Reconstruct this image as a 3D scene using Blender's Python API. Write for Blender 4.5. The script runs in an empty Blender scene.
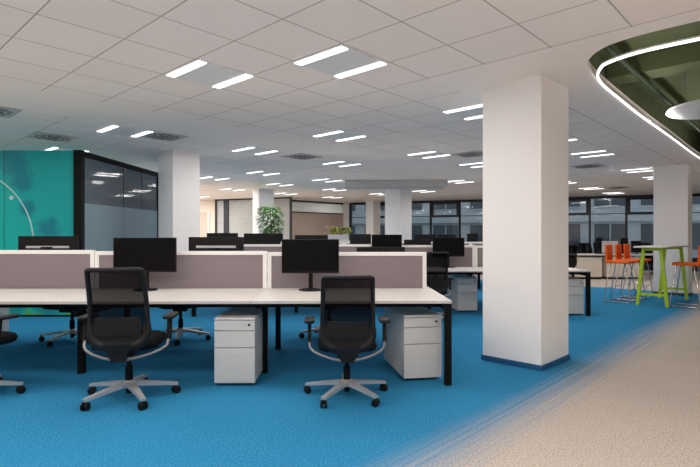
import bpy, bmesh, math, random
from mathutils import Vector, Matrix
random.seed(7)
PI = math.pi
SC = bpy.context.scene
COL = SC.collection

# ------------------------------------------------------------------ camera, world, exposure
F, HOR, CX, CAMH = 504.0, 236.0, 350.0, 1.30
cam = bpy.data.cameras.new('camera')
cam.sensor_width = 36.0
cam.lens = F / 700.0 * 36.0
cam.shift_y = (HOR - 233.5) / 700.0
cam.clip_end = 200
camo = bpy.data.objects.new('camera', cam)
camo.location = (0, 0, CAMH)
camo.rotation_euler = (PI / 2, 0, 0)
COL.objects.link(camo)
SC.camera = camo
W = bpy.data.worlds.new('world')
SC.world = W
W.use_nodes = True
W.node_tree.nodes['Background'].inputs[0].default_value = (0.50, 0.55, 0.60, 1)
W.node_tree.nodes['Background'].inputs[1].default_value = 0.6
SC.view_settings.view_transform = 'Standard'
SC.view_settings.look = 'None'
SC.view_settings.gamma = 1
SC.view_settings.use_curve_mapping = False
SC.view_settings.exposure = 1.28
LAMP = 0.75          # emission strength of the ceiling light bars (look of the diffuser)
LAMP_W = 7.0         # watts given off by each twin-bar fitting
LEDS = 0.8           # emission strength of the recess strip light
try:
    SC.cycles.use_denoising = True
    SC.cycles.max_bounces = 10
    SC.cycles.diffuse_bounces = 6
    SC.cycles.transparent_max_bounces = 16
    SC.cycles.caustics_reflective = False
    SC.cycles.caustics_refractive = False
except Exception:
    pass

# ------------------------------------------------------------------ helpers
S43, C43 = math.sin(math.radians(43)), math.cos(math.radians(43))
CEIL = 2.86
def UV(u, v):                    # ceiling and floor grid to world
    return (u * S43 - v * C43, u * C43 + v * S43)
def lin(c):
    c = c / 255.0
    return c / 12.92 if c <= 0.04045 else ((c + 0.055) / 1.055) ** 2.4
def rgb(r, g, b):
    return (lin(r), lin(g), lin(b), 1)
def mat(name, col, rough=0.6, metal=0.0, spec=0.5, emit=None, es=0.0):
    m = bpy.data.materials.new(name)
    m.use_nodes = True
    p = m.node_tree.nodes['Principled BSDF']
    p.inputs['Base Color'].default_value = col
    p.inputs['Roughness'].default_value = rough
    p.inputs['Metallic'].default_value = metal
    p.inputs['Specular IOR Level'].default_value = spec
    if emit:
        p.inputs['Emission Color'].default_value = emit
        p.inputs['Emission Strength'].default_value = es
    return m
class NT:                        # tiny node-building helper
    def __init__(s, m):
        s.t = m.node_tree; s.p = s.t.nodes['Principled BSDF']
    def n(s, typ, **kw):
        nd = s.t.nodes.new(typ)
        for k, v in kw.items(): setattr(nd, k, v)
        return nd
    def put(s, sock, v):
        if isinstance(v, bpy.types.NodeSocket): s.t.links.new(v, sock)
        else: sock.default_value = v
    def math(s, op, a, b=0.0, c=None):
        nd = s.n('ShaderNodeMath', operation=op)
        s.put(nd.inputs[0], a); s.put(nd.inputs[1], b)
        if c is not None: s.put(nd.inputs[2], c)
        return nd.outputs[0]
    def mix(s, f, a, b):
        nd = s.n('ShaderNodeMix', data_type='RGBA')
        s.put(nd.inputs[0], f); s.put(nd.inputs[6], a); s.put(nd.inputs[7], b)
        return nd.outputs[2]
    def step(s, x, lo, hi):
        nd = s.n('ShaderNodeMapRange', interpolation_type='SMOOTHSTEP')
        s.put(nd.inputs[0], x); nd.inputs[1].default_value = lo; nd.inputs[2].default_value = hi
        return nd.outputs[0]
    def noise(s, vec, scale, detail=2.0, rough=0.5):
        nd = s.n('ShaderNodeTexNoise')
        if vec is not None: s.put(nd.inputs['Vector'], vec)
        nd.inputs['Scale'].default_value = scale; nd.inputs['Detail'].default_value = detail
        nd.inputs['Roughness'].default_value = rough
        return nd.outputs[0]
    def pos(s):
        return s.n('ShaderNodeTexCoord').outputs['Object']
    def grid(s):                 # u, v of the tile grid from object coordinates
        sp = s.n('ShaderNodeSeparateXYZ'); s.put(sp.inputs[0], s.pos())
        x, y = sp.outputs[0], sp.outputs[1]
        u = s.math('ADD', s.math('MULTIPLY', x, S43), s.math('MULTIPLY', y, C43))
        v = s.math('SUBTRACT', s.math('MULTIPLY', y, S43), s.math('MULTIPLY', x, C43))
        return u, v
def speckle(m, amount=0.12, scale=60):      # light procedural mottling of a plain material
    t = NT(m); c = tuple(t.p.inputs['Base Color'].default_value)
    f = t.noise(t.pos(), scale, 3)
    d = tuple(k * (1 - amount) for k in c[:3]) + (1,)
    b = tuple(min(1, k * (1 + amount)) for k in c[:3]) + (1,)
    t.put(t.p.inputs['Base Color'], t.mix(f, d, b))
    return m

def box(bm, c, s, rz=0, bevel=0.0, seg=2, R=None):
    r = bmesh.ops.create_cube(bm, size=1.0)
    vs = r['verts']
    bmesh.ops.scale(bm, vec=s, verts=vs)
    if bevel:
        es = list({e for v in vs for e in v.link_edges})
        g = bmesh.ops.bevel(bm, geom=es, offset=bevel, segments=seg, affect='EDGES', profile=0.5)
        vs = list({v for f in g['faces'] for v in f.verts} | {v for v in vs if v.is_valid})
    M = Matrix.Translation(c) @ (R if R is not None else Matrix.Rotation(rz, 4, 'Z'))
    bmesh.ops.transform(bm, matrix=M, verts=vs)
    return vs
def bx(bm, x0, x1, y0, y1, z0, z1, bevel=0.0):
    return box(bm, ((x0 + x1) / 2, (y0 + y1) / 2, (z0 + z1) / 2), (abs(x1 - x0), abs(y1 - y0), abs(z1 - z0)), bevel=bevel)
def bar(bm, a, b, w, t, w2=None, t2=None, up=(0, 0, 1)):       # tapering rectangular bar
    a, b = Vector(a), Vector(b); d = (b - a).normalized(); up = Vector(up)
    if abs(d.dot(up)) > 0.98: up = Vector((0, 1, 0))
    sx = d.cross(up).normalized(); sy = sx.cross(d).normalized()
    w2 = w if w2 is None else w2; t2 = t if t2 is None else t2
    vs = []
    for p, ww, tt in ((a, w, t), (b, w2, t2)):
        for i, j in ((-1, -1), (1, -1), (1, 1), (-1, 1)):
            vs.append(bm.verts.new(p + sx * (i * ww / 2) + sy * (j * tt / 2)))
    for q in ((3, 2, 1, 0), (4, 5, 6, 7), (0, 1, 5, 4), (1, 2, 6, 5), (2, 3, 7, 6), (3, 0, 4, 7)):
        bm.faces.new([vs[i] for i in q])
def tube(bm, pts, r, n=8, closed=False):
    pts = [Vector(p) for p in pts]; N = len(pts)
    rs = r if isinstance(r, (list, tuple)) else [r] * N
    rings = []; ref = None
    for i, p in enumerate(pts):
        if closed: d = pts[(i + 1) % N] - pts[i - 1]
        else: d = pts[min(i + 1, N - 1)] - pts[max(i - 1, 0)]
        d.normalize()
        if ref is None:
            ref = Vector((0, 0, 1)) if abs(d.z) < 0.9 else Vector((1, 0, 0))
        a = ref - d * ref.dot(d)
        if a.length < 1e-4: a = d.orthogonal()
        a.normalize(); ref = a; b = d.cross(a)
        rings.append([bm.verts.new(p + (a * math.cos(2 * PI * k / n) + b * math.sin(2 * PI * k / n)) * rs[i]) for k in range(n)])
    for i in range(N if closed else N - 1):
        A, B = rings[i], rings[(i + 1) % N]
        for k in range(n): bm.faces.new((A[k], A[(k + 1) % n], B[(k + 1) % n], B[k]))
    if not closed:
        bm.faces.new(rings[0][::-1]); bm.faces.new(rings[-1])
def lathe(bm, prof, n=20, c=(0, 0, 0), M=None):
    rings = []
    for r, z in prof:
        ring = []
        for k in range(n):
            p = Vector((r * math.cos(2 * PI * k / n), r * math.sin(2 * PI * k / n), z))
            if M is not None: p = M @ p
            ring.append(bm.verts.new(p + Vector(c)))
        rings.append(ring)
    for A, B in zip(rings, rings[1:]):
        for k in range(n): bm.faces.new((A[k], A[(k + 1) % n], B[(k + 1) % n], B[k]))
    bm.faces.new(rings[0][::-1]); bm.faces.new(rings[-1])
def prism(bm, pts, z0, z1, f=None):
    lo = [bm.verts.new((x, y, z0)) for x, y in pts]; hi = [bm.verts.new((x, y, z1)) for x, y in pts]
    n = len(pts)
    bm.faces.new(lo[::-1]); bm.faces.new(hi)
    for k in range(n): bm.faces.new((lo[k], lo[(k + 1) % n], hi[(k + 1) % n], hi[k]))
    return lo + hi
def rrect(w, h, r, n=5, cx=0, cy=0):
    out = []
    for sx, sy, a0 in ((1, 1, 0), (-1, 1, 90), (-1, -1, 180), (1, -1, 270)):
        for k in range(n + 1):
            a = math.radians(a0 + 90 * k / n)
            out.append((cx + sx * (w / 2 - r) + r * math.cos(a), cy + sy * (h / 2 - r) + r * math.sin(a)))
    return out
def slab(bm, outline, z0, z1, rnd):          # prism with rounded rim (stacked outlines shrunk towards centre)
    cx = sum(p[0] for p in outline) / len(outline); cy = sum(p[1] for p in outline) / len(outline)
    mx = max(abs(p[0] - cx) for p in outline); my = max(abs(p[1] - cy) for p in outline)
    lev = []
    for a in (0, 30, 60, 90): lev.append((z0 + rnd * (1 - math.sin(math.radians(a))), rnd * (1 - math.cos(math.radians(90 - a)))))
    lev = [(z0, rnd), (z0 + rnd * .3, rnd * .3), (z0 + rnd, 0), (z1 - rnd, 0), (z1 - rnd * .3, rnd * .3), (z1, rnd)]
    rings = []
    for z, ins in lev:
        rings.append([bm.verts.new((cx + (x - cx) * (1 - ins / mx), cy + (y - cy) * (1 - ins / my), z)) for x, y in outline])
    n = len(outline)
    for A, B in zip(rings, rings[1:]):
        for k in range(n): bm.faces.new((A[k], A[(k + 1) % n], B[(k + 1) % n], B[k]))
    bm.faces.new(rings[0][::-1]); bm.faces.new(rings[-1])
def B(): return bmesh.new()
def obj(name, bm, m, parent=None, smooth=None):
    bmesh.ops.recalc_face_normals(bm, faces=bm.faces)
    me = bpy.data.meshes.new(name); bm.to_mesh(me); bm.free()
    if smooth:
        for p in me.polygons: p.use_smooth = True
        me.set_sharp_from_angle(angle=math.radians(smooth))
    me.materials.append(m)
    o = bpy.data.objects.new(name, me); COL.objects.link(o)
    if parent is not None: o.parent = parent
    return o
def tag(o, label, cat, group=None):
    o['label'] = label; o['category'] = cat
    if group: o['group'] = group
    return o
def thing(name, label, cat, loc=(0, 0, 0), rz=0, group=None):
    o = bpy.data.objects.new(name, None); COL.objects.link(o)
    o.empty_display_size = 0.1
    o.location = loc; o.rotation_euler = (0, 0, rz)
    return tag(o, label, cat, group)
def struct(name, bm, m, parent=None, smooth=None):
    o = obj(name, bm, m, parent, smooth)
    if parent is None: o['kind'] = 'structure'
    return o
KIDS = {}
def kids(o): return [c for c in bpy.data.objects if c.parent == o]
def dup(o, parent=None):
    if o not in KIDS: KIDS[o] = kids(o)
    c = o.copy(); COL.objects.link(c)
    if parent is not None: c.parent = parent
    for ch in KIDS[o]: dup(ch, c)
    return c
USED = set()
def place(proto, loc, rz, label, group=None, s=None):      # first use moves the prototype itself, then copies
    if proto in USED: o = dup(proto)
    else: o = proto; USED.add(proto)
    if proto not in KIDS: KIDS[proto] = kids(proto)
    o.location = loc; o.rotation_euler = (0, 0, rz); o['label'] = label
    if group: o['group'] = group
    if s: o.scale = (s, s, s)
    return o
def px(p, Y): return (p - CX) / F * Y
def zy(y, Y): return CAMH - (y - HOR) / F * Y

# ------------------------------------------------------------------ materials
M = {}
M['plaster'] = speckle(mat('white_plaster', rgb(243, 242, 242), 0.75, spec=0.2), 0.015, 3)
M['wall'] = speckle(mat('white_wall_paint', rgb(238, 237, 235), 0.75, spec=0.2), 0.015, 3)
M['beige_wall'] = speckle(mat('warm_wall_paint', rgb(226, 214, 202), 0.75, spec=0.2), 0.02, 3)
M['desk'] = speckle(mat('desk_white_laminate', rgb(205, 200, 195), 0.4), 0.015, 8)
M['frame_white'] = mat('white_powder_coat', rgb(238, 237, 235), 0.45)
M['black_metal'] = mat('black_powder_coat', rgb(8, 8, 9), 0.65, spec=0.2)
M['black_plastic'] = mat('black_plastic', rgb(12, 12, 14), 0.55, spec=0.3)
M['dark_plastic'] = mat('charcoal_plastic', rgb(20, 19, 21), 0.55, spec=0.3)
M['seat'] = speckle(mat('black_seat_fabric', rgb(16, 16, 18), 0.95, spec=0.15), 0.25, 220)
M['lumbar'] = speckle(mat('charcoal_lumbar', rgb(22, 21, 22), 0.7, spec=0.3), 0.5, 90)
M['bracket'] = mat('mid_grey_metal', rgb(140, 140, 143), 0.4, 0.6)
M['yoke'] = mat('dark_grey_plastic', rgb(25, 24, 25), 0.6, spec=0.3)
M['silver'] = mat('silver_grey_metal', rgb(196, 196, 198), 0.38, 0.5)
M['chrome'] = mat('chrome', rgb(205, 205, 208), 0.15, 1.0)
M['screen'] = mat('black_screen', rgb(5, 5, 6), 0.5, spec=0.12)
M['strip'] = mat('light_grey_strip', rgb(190, 188, 190), 0.4)
M['cabinet'] = mat('pedestal_white_steel', rgb(212, 211, 208), 0.42)
M['cream'] = mat('cream_cabinet', rgb(222, 212, 198), 0.5)
M['skirt'] = mat('blue_skirting', rgb(20, 84, 128), 0.6)
M['dark_skirt'] = mat('dark_skirting', rgb(38, 46, 54), 0.6)
M['orange'] = mat('orange_upholstery', rgb(234, 104, 24), 0.75, spec=0.25)
M['lime'] = mat('lime_lacquer', rgb(176, 206, 40), 0.4)
M['light_panel'] = mat('grey_light_panel', rgb(226, 229, 230), 0.5)
M['green'] = speckle(mat('green_painted_concrete', rgb(104, 114, 82), 0.8, spec=0.2), 0.25, 5)
M['green_dark'] = speckle(mat('dark_green_paint', rgb(56, 68, 50), 0.7, spec=0.2), 0.2, 6)
M['vent'] = mat('grey_vent_plate', rgb(188, 187, 186), 0.6)
M['slot'] = mat('black_slot', rgb(18, 18, 18), 0.8)
M['leaf'] = speckle(mat('green_leaves', rgb(62, 122, 44), 0.4), 0.5, 9)
M['leaf_yellow'] = speckle(mat('yellow_green_leaves', rgb(196, 186, 50), 0.5), 0.4, 14)
M['leaf_dark'] = speckle(mat('deep_green_leaves', rgb(70, 104, 36), 0.5), 0.4, 14)
M['trunk'] = mat('brown_bark', rgb(86, 64, 46), 0.9)
M['pot'] = mat('grey_pot', rgb(120, 120, 122), 0.6)
M['pink'] = mat('pale_pink_petals', rgb(236, 206, 200), 0.6)
M['win_frame'] = mat('dark_window_frame', rgb(40, 44, 50), 0.5)
M['outer_wall'] = speckle(mat('grey_render_outside', rgb(172, 178, 182), 0.8), 0.06, 2)
M['outer_dark'] = mat('dark_window_outside', rgb(62, 70, 80), 0.3)
M['pavement'] = mat('grey_pavement', rgb(120, 122, 124), 0.9)
M['lamp'] = mat('light_diffuser', (1, 1, 1, 1), 0.5, emit=(1.0, 0.98, 0.96, 1), es=LAMP)
M['led'] = mat('led_diffuser', (1, 1, 1, 1), 0.5, emit=(1.0, 0.96, 0.95, 1), es=LEDS)
M['soffit_shade_tone'] = mat('soffit_shade_tone', rgb(205, 203, 202), 0.75, spec=0.2)  # plaster tone lowered to stand for the beam's shaded face
M['white_print'] = mat('pale_print', rgb(190, 216, 220), 0.5)

def m_fabric():
    m = mat('mauve_screen_fabric', rgb(136, 125, 130), 0.95, spec=0.1)
    return speckle(m, 0.10, 300)
M['fabric'] = m_fabric()
def see_through(name, base, alpha, rough=0.1, spec=0.5, pattern=None):
    m = mat(name, base, rough, spec=spec); t = NT(m)
    tr = t.n('ShaderNodeBsdfTransparent'); mx = t.n('ShaderNodeMixShader')
    t.put(mx.inputs[0], alpha if pattern is None else pattern(t))
    t.t.links.new(tr.outputs[0], mx.inputs[1]); t.t.links.new(t.p.outputs[0], mx.inputs[2])
    t.t.links.new(mx.outputs[0], t.n('ShaderNodeOutputMaterial').inputs[0])
    for nd in t.t.nodes:
        if nd.bl_idname == 'ShaderNodeOutputMaterial': nd.is_active_output = bool(nd.inputs[0].links and nd.inputs[0].links[0].from_node == mx)
    return m
M['mesh'] = see_through('black_mesh_weave', rgb(9, 8, 10), 0.93, 0.9, 0.05)
M['film'] = see_through('grey_blue_film_glass', rgb(92, 106, 116), 0.86, 0.03, 0.2)
M['film_low'] = mat('grey_blue_frosted_film', rgb(126, 146, 156), 0.45, spec=0.3)
def translucent(m, k=0.5):
    t = NT(m); out = [n for n in t.t.nodes if n.bl_idname == 'ShaderNodeOutputMaterial'][0]
    tl = t.n('ShaderNodeBsdfTranslucent'); mx = t.n('ShaderNodeMixShader'); mx.inputs[0].default_value = k
    bc = t.p.inputs['Base Color']
    if bc.links: t.t.links.new(bc.links[0].from_socket, tl.inputs[0])
    else: tl.inputs[0].default_value = bc.default_value
    t.t.links.new(t.p.outputs[0], mx.inputs[1]); t.t.links.new(tl.outputs[0], mx.inputs[2])
    t.t.links.new(mx.outputs[0], out.inputs[0])
    return m
M['frost'] = translucent(mat('frosted_pale_glass', rgb(222, 226, 226), 0.35))
def m_glass():
    m = bpy.data.materials.new('clear_glass'); m.use_nodes = True
    t = NT(m)
    tr = t.n('ShaderNodeBsdfTransparent'); tr.inputs[0].default_value = (0.86, 0.9, 0.92, 1)
    gl = t.n('ShaderNodeBsdfGlossy'); gl.inputs['Roughness'].default_value = 0.02
    mx = t.n('ShaderNodeMixShader'); fr = t.n('ShaderNodeFresnel'); fr.inputs[0].default_value = 1.5
    t.put(mx.inputs[0], fr.outputs[0])
    t.t.links.new(tr.outputs[0], mx.inputs[1]); t.t.links.new(gl.outputs[0], mx.inputs[2])
    t.t.links.new(mx.outputs[0], t.t.nodes['Material Output'].inputs[0])
    return m
M['glass'] = m_glass()
def m_pattern_glass():
    m = mat('patterned_frosted_glass', rgb(200, 206, 206), 0.3); t = NT(m)
    bk = t.n('ShaderNodeTexBrick'); t.put(bk.inputs['Vector'], t.n('ShaderNodeTexCoord').outputs['UV'])
    sp = t.n('ShaderNodeSeparateXYZ'); t.put(sp.inputs[0], t.pos())
    cb = t.n('ShaderNodeCombineXYZ'); t.put(cb.inputs[0], sp.outputs[0]); t.put(cb.inputs[1], sp.outputs[2])
    t.put(bk.inputs['Vector'], cb.outputs[0])
    bk.inputs['Scale'].default_value = 2.2; bk.inputs['Mortar Size'].default_value = 0.03
    bk.inputs['Color1'].default_value = rgb(204, 208, 208); bk.inputs['Color2'].default_value = rgb(212, 214, 214)
    bk.inputs['Mortar'].default_value = rgb(196, 201, 202)
    t.put(t.p.inputs['Base Color'], bk.outputs[0])
    return m
M['pattern_glass'] = translucent(m_pattern_glass())
def m_ceiling():
    m = mat('ceiling_tiles', rgb(247, 242, 238), 0.85, spec=0.15); t = NT(m)
    u, v = t.grid()
    def line(x, off, step, half):
        q = t.math('DIVIDE', t.math('SUBTRACT', x, off), step)
        d = t.math('MULTIPLY', t.math('ABSOLUTE', t.math('SUBTRACT', q, t.math('ROUND', q))), step)
        return t.math('LESS_THAN', d, half)
    ln = t.math('MAXIMUM', line(u, 1.085, 0.617, 0.0055), line(v, 1.025, 0.601, 0.0055))
    a = t.math('MAXIMUM', t.math('LESS_THAN', u, 4.19), t.math('GREATER_THAN', v, 2.836))
    a = t.math('MAXIMUM', a, t.math('MULTIPLY', t.math('GREATER_THAN', u, 6.03), t.math('GREATER_THAN', v, 2.22)))
    strip = t.math('MULTIPLY', t.math('GREATER_THAN', v, 6.13), t.math('LESS_THAN', v, 7.17))
    tile = t.math('MULTIPLY', a, t.math('SUBTRACT', 1.0, strip))
    k = t.math('MULTIPLY', ln, tile)
    # faint tone change from tile to tile
    cell = t.n('ShaderNodeTexWhiteNoise', noise_dimensions='2D'); cb = t.n('ShaderNodeCombineXYZ')
    t.put(cb.inputs[0], t.math('FLOOR', t.math('DIVIDE', t.math('SUBTRACT', u, 1.085), 0.617)))
    t.put(cb.inputs[1], t.math('FLOOR', t.math('DIVIDE', t.math('SUBTRACT', v, 1.025), 0.601)))
    t.put(cell.inputs['Vector'], cb.outputs[0])
    tone = t.mix(t.math('MULTIPLY', cell.outputs[0], tile), rgb(247, 242, 238), rgb(244, 238, 234))
    t.put(t.p.inputs['Base Color'], t.mix(k, tone, rgb(182, 174, 168)))
    return m
M['ceiling'] = m_ceiling()
def m_floor():
    m = mat('carpet', rgb(40, 120, 170), 0.95, spec=0.05); t = NT(m)
    u, v = t.grid()
    cb = t.n('ShaderNodeCombineXYZ'); t.put(cb.inputs[0], t.math('MULTIPLY', u, 0.35)); t.put(cb.inputs[1], t.math('MULTIPLY', v, 34.0))
    streak = t.noise(cb.outputs[0], 1.0, 2)
    fine = t.noise(t.pos(), 120, 3, 0.7)
    grit = t.noise(t.pos(), 88, 3, 0.8)
    patch = t.noise(t.pos(), 2.2, 3)
    vv = t.math('ADD', v, t.math('MULTIPLY', t.math('SUBTRACT', streak, 0.5), 0.42))
    vv = t.math('ADD', vv, t.math('MULTIPLY', t.math('SUBTRACT', grit, 0.5), 0.25))
    blue_k = t.math('MULTIPLY', t.step(vv, 1.30, 1.96), t.math('MULTIPLY', t.math('MULTIPLY', t.math('LESS_THAN', u, 13.65), t.math('LESS_THAN', v, 12.4)), t.math('GREATER_THAN', u, 0.25)))  # carpet out of view turned beige to cut blue bounce on the ceiling
    blue = t.mix(t.step(grit, 0.38, 0.62), rgb(28, 98, 136), rgb(60, 148, 194))
    blue = t.mix(t.math('MULTIPLY', t.step(patch, 0.3, 0.7), 0.45), blue, rgb(44, 124, 170))
    beige = t.mix(t.step(grit, 0.36, 0.60), rgb(146, 134, 125), rgb(202, 191, 181))
    beige = t.mix(t.math('MULTIPLY', t.step(patch, 0.25, 0.8), 0.35), beige, rgb(190, 178, 168))
    col = t.mix(blue_k, beige, blue)
    t.put(t.p.inputs['Base Color'], t.mix(t.math('MULTIPLY', t.step(fine, 0.55, 0.75), 0.35), col, rgb(70, 96, 112)))
    return m
M['floor'] = m_floor()
def m_mural():
    m = mat('teal_mural_print', rgb(14, 140, 130), 0.5, spec=0.3); t = NT(m)
    sp = t.n('ShaderNodeSeparateXYZ'); t.put(sp.inputs[0], t.pos())
    x, z = sp.outputs[0], sp.outputs[2]
    n1 = t.noise(t.pos(), 1.3, 4, 0.6); n2 = t.noise(t.pos(), 3.2, 6, 0.7)
    g = t.step(t.math('ADD', t.math('MULTIPLY', t.math('ADD', x, 5.6), 0.5), t.math('MULTIPLY', z, 0.35)), 0.1, 1.3)
    base = t.mix(g, rgb(18, 192, 178), rgb(18, 166, 166))
    base = t.mix(t.step(n1, 0.55, 0.8), base, rgb(20, 146, 150))
    def blot(cx, cz, r):
        d = t.math('SQRT', t.math('ADD', t.math('POWER', t.math('SUBTRACT', x, cx), 2.0), t.math('POWER', t.math('SUBTRACT', z, cz), 2.0)))
        d = t.math('ADD', d, t.math('MULTIPLY', t.math('SUBTRACT', n2, 0.5), r * 1.9))
        return t.math('SUBTRACT', 1.0, t.step(d, r * 0.35, r))
    k = blot(-5.45, 2.45, 0.38)
    for cx, cz, r in ((-5.3, 2.2, 0.28), (-4.85, 1.42, 0.26), (-5.2, 1.75, 0.16), (-5.4, 0.22, 0.3), (-4.9, 0.2, 0.3)):
        k = t.math('MAXIMUM', k, blot(cx, cz, r))
    low = t.math('SUBTRACT', 1.0, t.step(z, 0.30, 0.45))
    base = t.mix(t.math('MULTIPLY', low, t.step(n2, 0.45, 0.6)), base, rgb(90, 170, 90))
    t.put(t.p.inputs['Base Color'], t.mix(t.math('MULTIPLY', k, 0.6), base, rgb(16, 96, 130)))
    return m
M['mural'] = m_mural()
def m_beige_panel():
    return speckle(mat('beige_panel', rgb(196, 180, 168), 0.6), 0.02, 4)
M['beige_panel'] = m_beige_panel()

# ------------------------------------------------------------------ room shell
FX0, FY0, FSL = 0.0, 23.8, -0.4087           # facade line
def fy(x): return FY0 + FSL * x
XL, XR, YB = -9.0, 17.0, -5.0
outline = [(XL, YB), (XR, YB), (XR, fy(XR)), (XL, fy(XL))]
bm = B(); prism(bm, outline, -0.12, 0.0); struct('floor', bm, M['floor'])

def arc_corner(u0, v0, u1, v1, e, n=14):     # superellipse quarter from (u0,v0) on the near edge to (u1,v1) on the left edge
    out = []
    for k in range(n + 1):
        a = PI / 2 * k / n
        s, c = math.sin(a) ** (2 / e), math.cos(a) ** (2 / e)
        out.append((u1 + (u0 - u1) * c, v0 + (v1 - v0) * s))
    return out
def smooth(P, n=5):            # Catmull-Rom through the points
    out = []
    for i in range(len(P) - 1):
        p0, p1, p2, p3 = P[max(i - 1, 0)], P[i], P[i + 1], P[min(i + 2, len(P) - 1)]
        for k in range(n):
            t = k / n
            out.append(tuple(0.5 * (2 * b + (c - a) * t + (2 * a - 5 * b + 4 * c - d) * t * t + (3 * b - a - 3 * c + d) * t ** 3) for a, b, c, d in zip(p0, p1, p2, p3)))
    return out + [P[-1]]
hole_uv = smooth([(4.41, -2.4), (4.41, -0.6), (4.40, 0.6), (4.40, 1.0), (4.45, 1.235), (4.54, 1.37), (4.67, 1.475), (4.85, 1.56), (5.2, 1.62), (5.7, 1.65), (7.39, 1.70), (9, 1.715), (13.0, 1.73), (13.9, 1.3), (14.2, 0.6), (14.2, -2.4)])
hole = [UV(u, v) for u, v in hole_uv]
def filled(name, loops, z0, z1):
    cu = bpy.data.curves.new(name, 'CURVE'); cu.dimensions = '2D'; cu.fill_mode = 'BOTH'; cu.extrude = (z1 - z0) / 2
    for lp in loops:
        s = cu.splines.new('POLY'); s.points.add(len(lp) - 1); s.use_cyclic_u = True
        for p, (x, y) in zip(s.points, lp): p.co = (x, y, 0, 1)
    t = bpy.data.objects.new(name, cu); COL.objects.link(t)
    bpy.context.view_layer.update()
    me = bpy.data.meshes.new_from_object(t.evaluated_get(bpy.context.evaluated_depsgraph_get()))
    bm = B(); bm.from_mesh(me)
    bmesh.ops.translate(bm, vec=(0, 0, (z0 + z1) / 2), verts=bm.verts)
    bpy.data.objects.remove(t); bpy.data.curves.remove(cu); bpy.data.meshes.remove(me)
    return bm
ceil_out = [(XL, YB), (XR, YB), (XR, fy(XR)), (XL, fy(XL))]
struct('ceiling', filled('ceiling', [ceil_out, hole], CEIL, CEIL + 0.10), M['ceiling'])
# green technical void above the opening
ru0, ru1, rv0, rv1 = 3.9, 14.8, -2.9, 2.1
void = [UV(ru0, rv0), UV(ru1, rv0), UV(ru1, rv1), UV(ru0, rv1)]
bm = B(); prism(bm, void, 3.62, 3.72); struct('ceiling_slab', bm, M['green'])
bm = B()
for a, b in zip(void, void[1:] + void[:1]):
    bar(bm, (a[0], a[1], 3.29), (b[0], b[1], 3.29), 0.08, 0.66)
struct('wall_recess', bm, M['green'])

def wall(name, x0, x1, y0, y1, m=None, z1=CEIL):
    bm = B(); bx(bm, x0, x1, y0, y1, 0, z1); return struct(name, bm, m or M['wall'])
wall('wall_left', XL - 0.15, XL, YB, fy(XL))
wall('wall_right', XR, XR + 0.15, YB, fy(XR))
wall('wall_back', XL - 0.15, XR + 0.15, YB - 0.15, YB)

# pillars: near corner, lengths of the left and right face, rotated 45 degrees
def pillar(x, y, la, lb, m=None, sk=None, name='pillar'):
    d = math.sqrt(0.5)
    P = [(x, y), (x + lb * d, y + lb * d), (x + (lb - la) * d, y + (lb + la) * d), (x - la * d, y + la * d)]
    bm = B(); prism(bm, P, 0, CEIL); o = struct(name, bm, m or M['plaster'])
    if sk:
        cx = sum(p[0] for p in P) / 4; cy = sum(p[1] for p in P) / 4
        e = 0.014
        R = Matrix.Rotation(PI / 4, 4, 'Z')
        bm = B(); box(bm, (cx, cy, 0.026), (lb + 2 * e, la + 2 * e, 0.052), rz=PI / 4, bevel=0.004)
        obj('skirting', bm, sk, o)
    return o
pillar(1.842, 4.855, 0.63, 0.655, sk=M['skirt'])
pillar(-3.205, 9.12, 0.60, 0.53)
pillar(1.53, 15.2, 0.63, 0.53)
pillar(1.02, 22.0, 0.45, 0.45)
pillar(-2.99, 16.55, 0.36, 0.60)
pillar(7.31, 10.9, 0.66, 0.40, sk=M['dark_skirt'])
# low soffit beam in front of the middle pillar
bm = B(); bx(bm, -0.14, 2.72, 14.0, 15.1, 2.70, CEIL); struct('trim_1', bm, M['soffit_shade_tone'])

# mural wall and film-glass partition of the meeting room on the left
MY = 8.12
bm = B(); bx(bm, XL, -4.44, MY, MY + 0.10, 0.0, 2.68); mural = struct('wall_mural', bm, M['mural'])
bm = B()
pts = []
for k in range(25):
    a = math.radians(-12 + 74 * k / 24)
    pts.append((-6.294 + 1.194 * math.cos(a), MY - 0.004, 1.195 + 1.194 * math.sin(a)))
tube(bm, pts, 0.012, 6)
obj('curved_line', bm, M['white_print'], mural)
bm = B(); a = math.radians(40)
lathe(bm, [(0.035, -0.004), (0.035, 0.004)], 12, (-6.294 + 1.10 * math.cos(a), MY - 0.004, 1.195 + 1.12 * math.sin(a)), Matrix.Rotation(PI / 2, 4, 'X'))
obj('round_dot', bm, M['white_print'], mural)
bm = B(); bx(bm, -5.575, -5.567, MY - 0.002, MY, 0, 2.68); obj('panel_joint', bm, M['dark_skirt'], mural)
bm = B(); bx(bm, XL, -4.44, MY - 0.006, MY, 0.0, 0.03); obj('skirting', bm, M['black_metal'], mural)
ga, gb = Vector((-4.36, MY + 0.05, 0)), Vector((-4.20, 11.0, 0))
gd = (gb - ga).normalized()
part = thing('glass_partition', '', '')
for k in ('label', 'category'): del part[k]
part['kind'] = 'structure'; part.name = 'window_1'
bm = B(); box(bm, (ga.x - 0.01, ga.y - 0.04, 1.34), (0.125, 0.11, 2.68)); obj('corner_post', bm, M['black_metal'], part)
bm = B(); box(bm, (gb.x, gb.y, 1.34), (0.075, 0.07, 2.68)); obj('end_post', bm, M['black_metal'], part)
bm = B(); bar(bm, (ga.x, ga.y, 2.635), (gb.x, gb.y, 2.635), 0.06, 0.09); bar(bm, (ga.x, ga.y, 0.03), (gb.x, gb.y, 0.03), 0.06, 0.06)
obj('rail', bm, M['black_metal'], part)
cuts = [0.0, 0.475, 0.735, 1.0]
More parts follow.
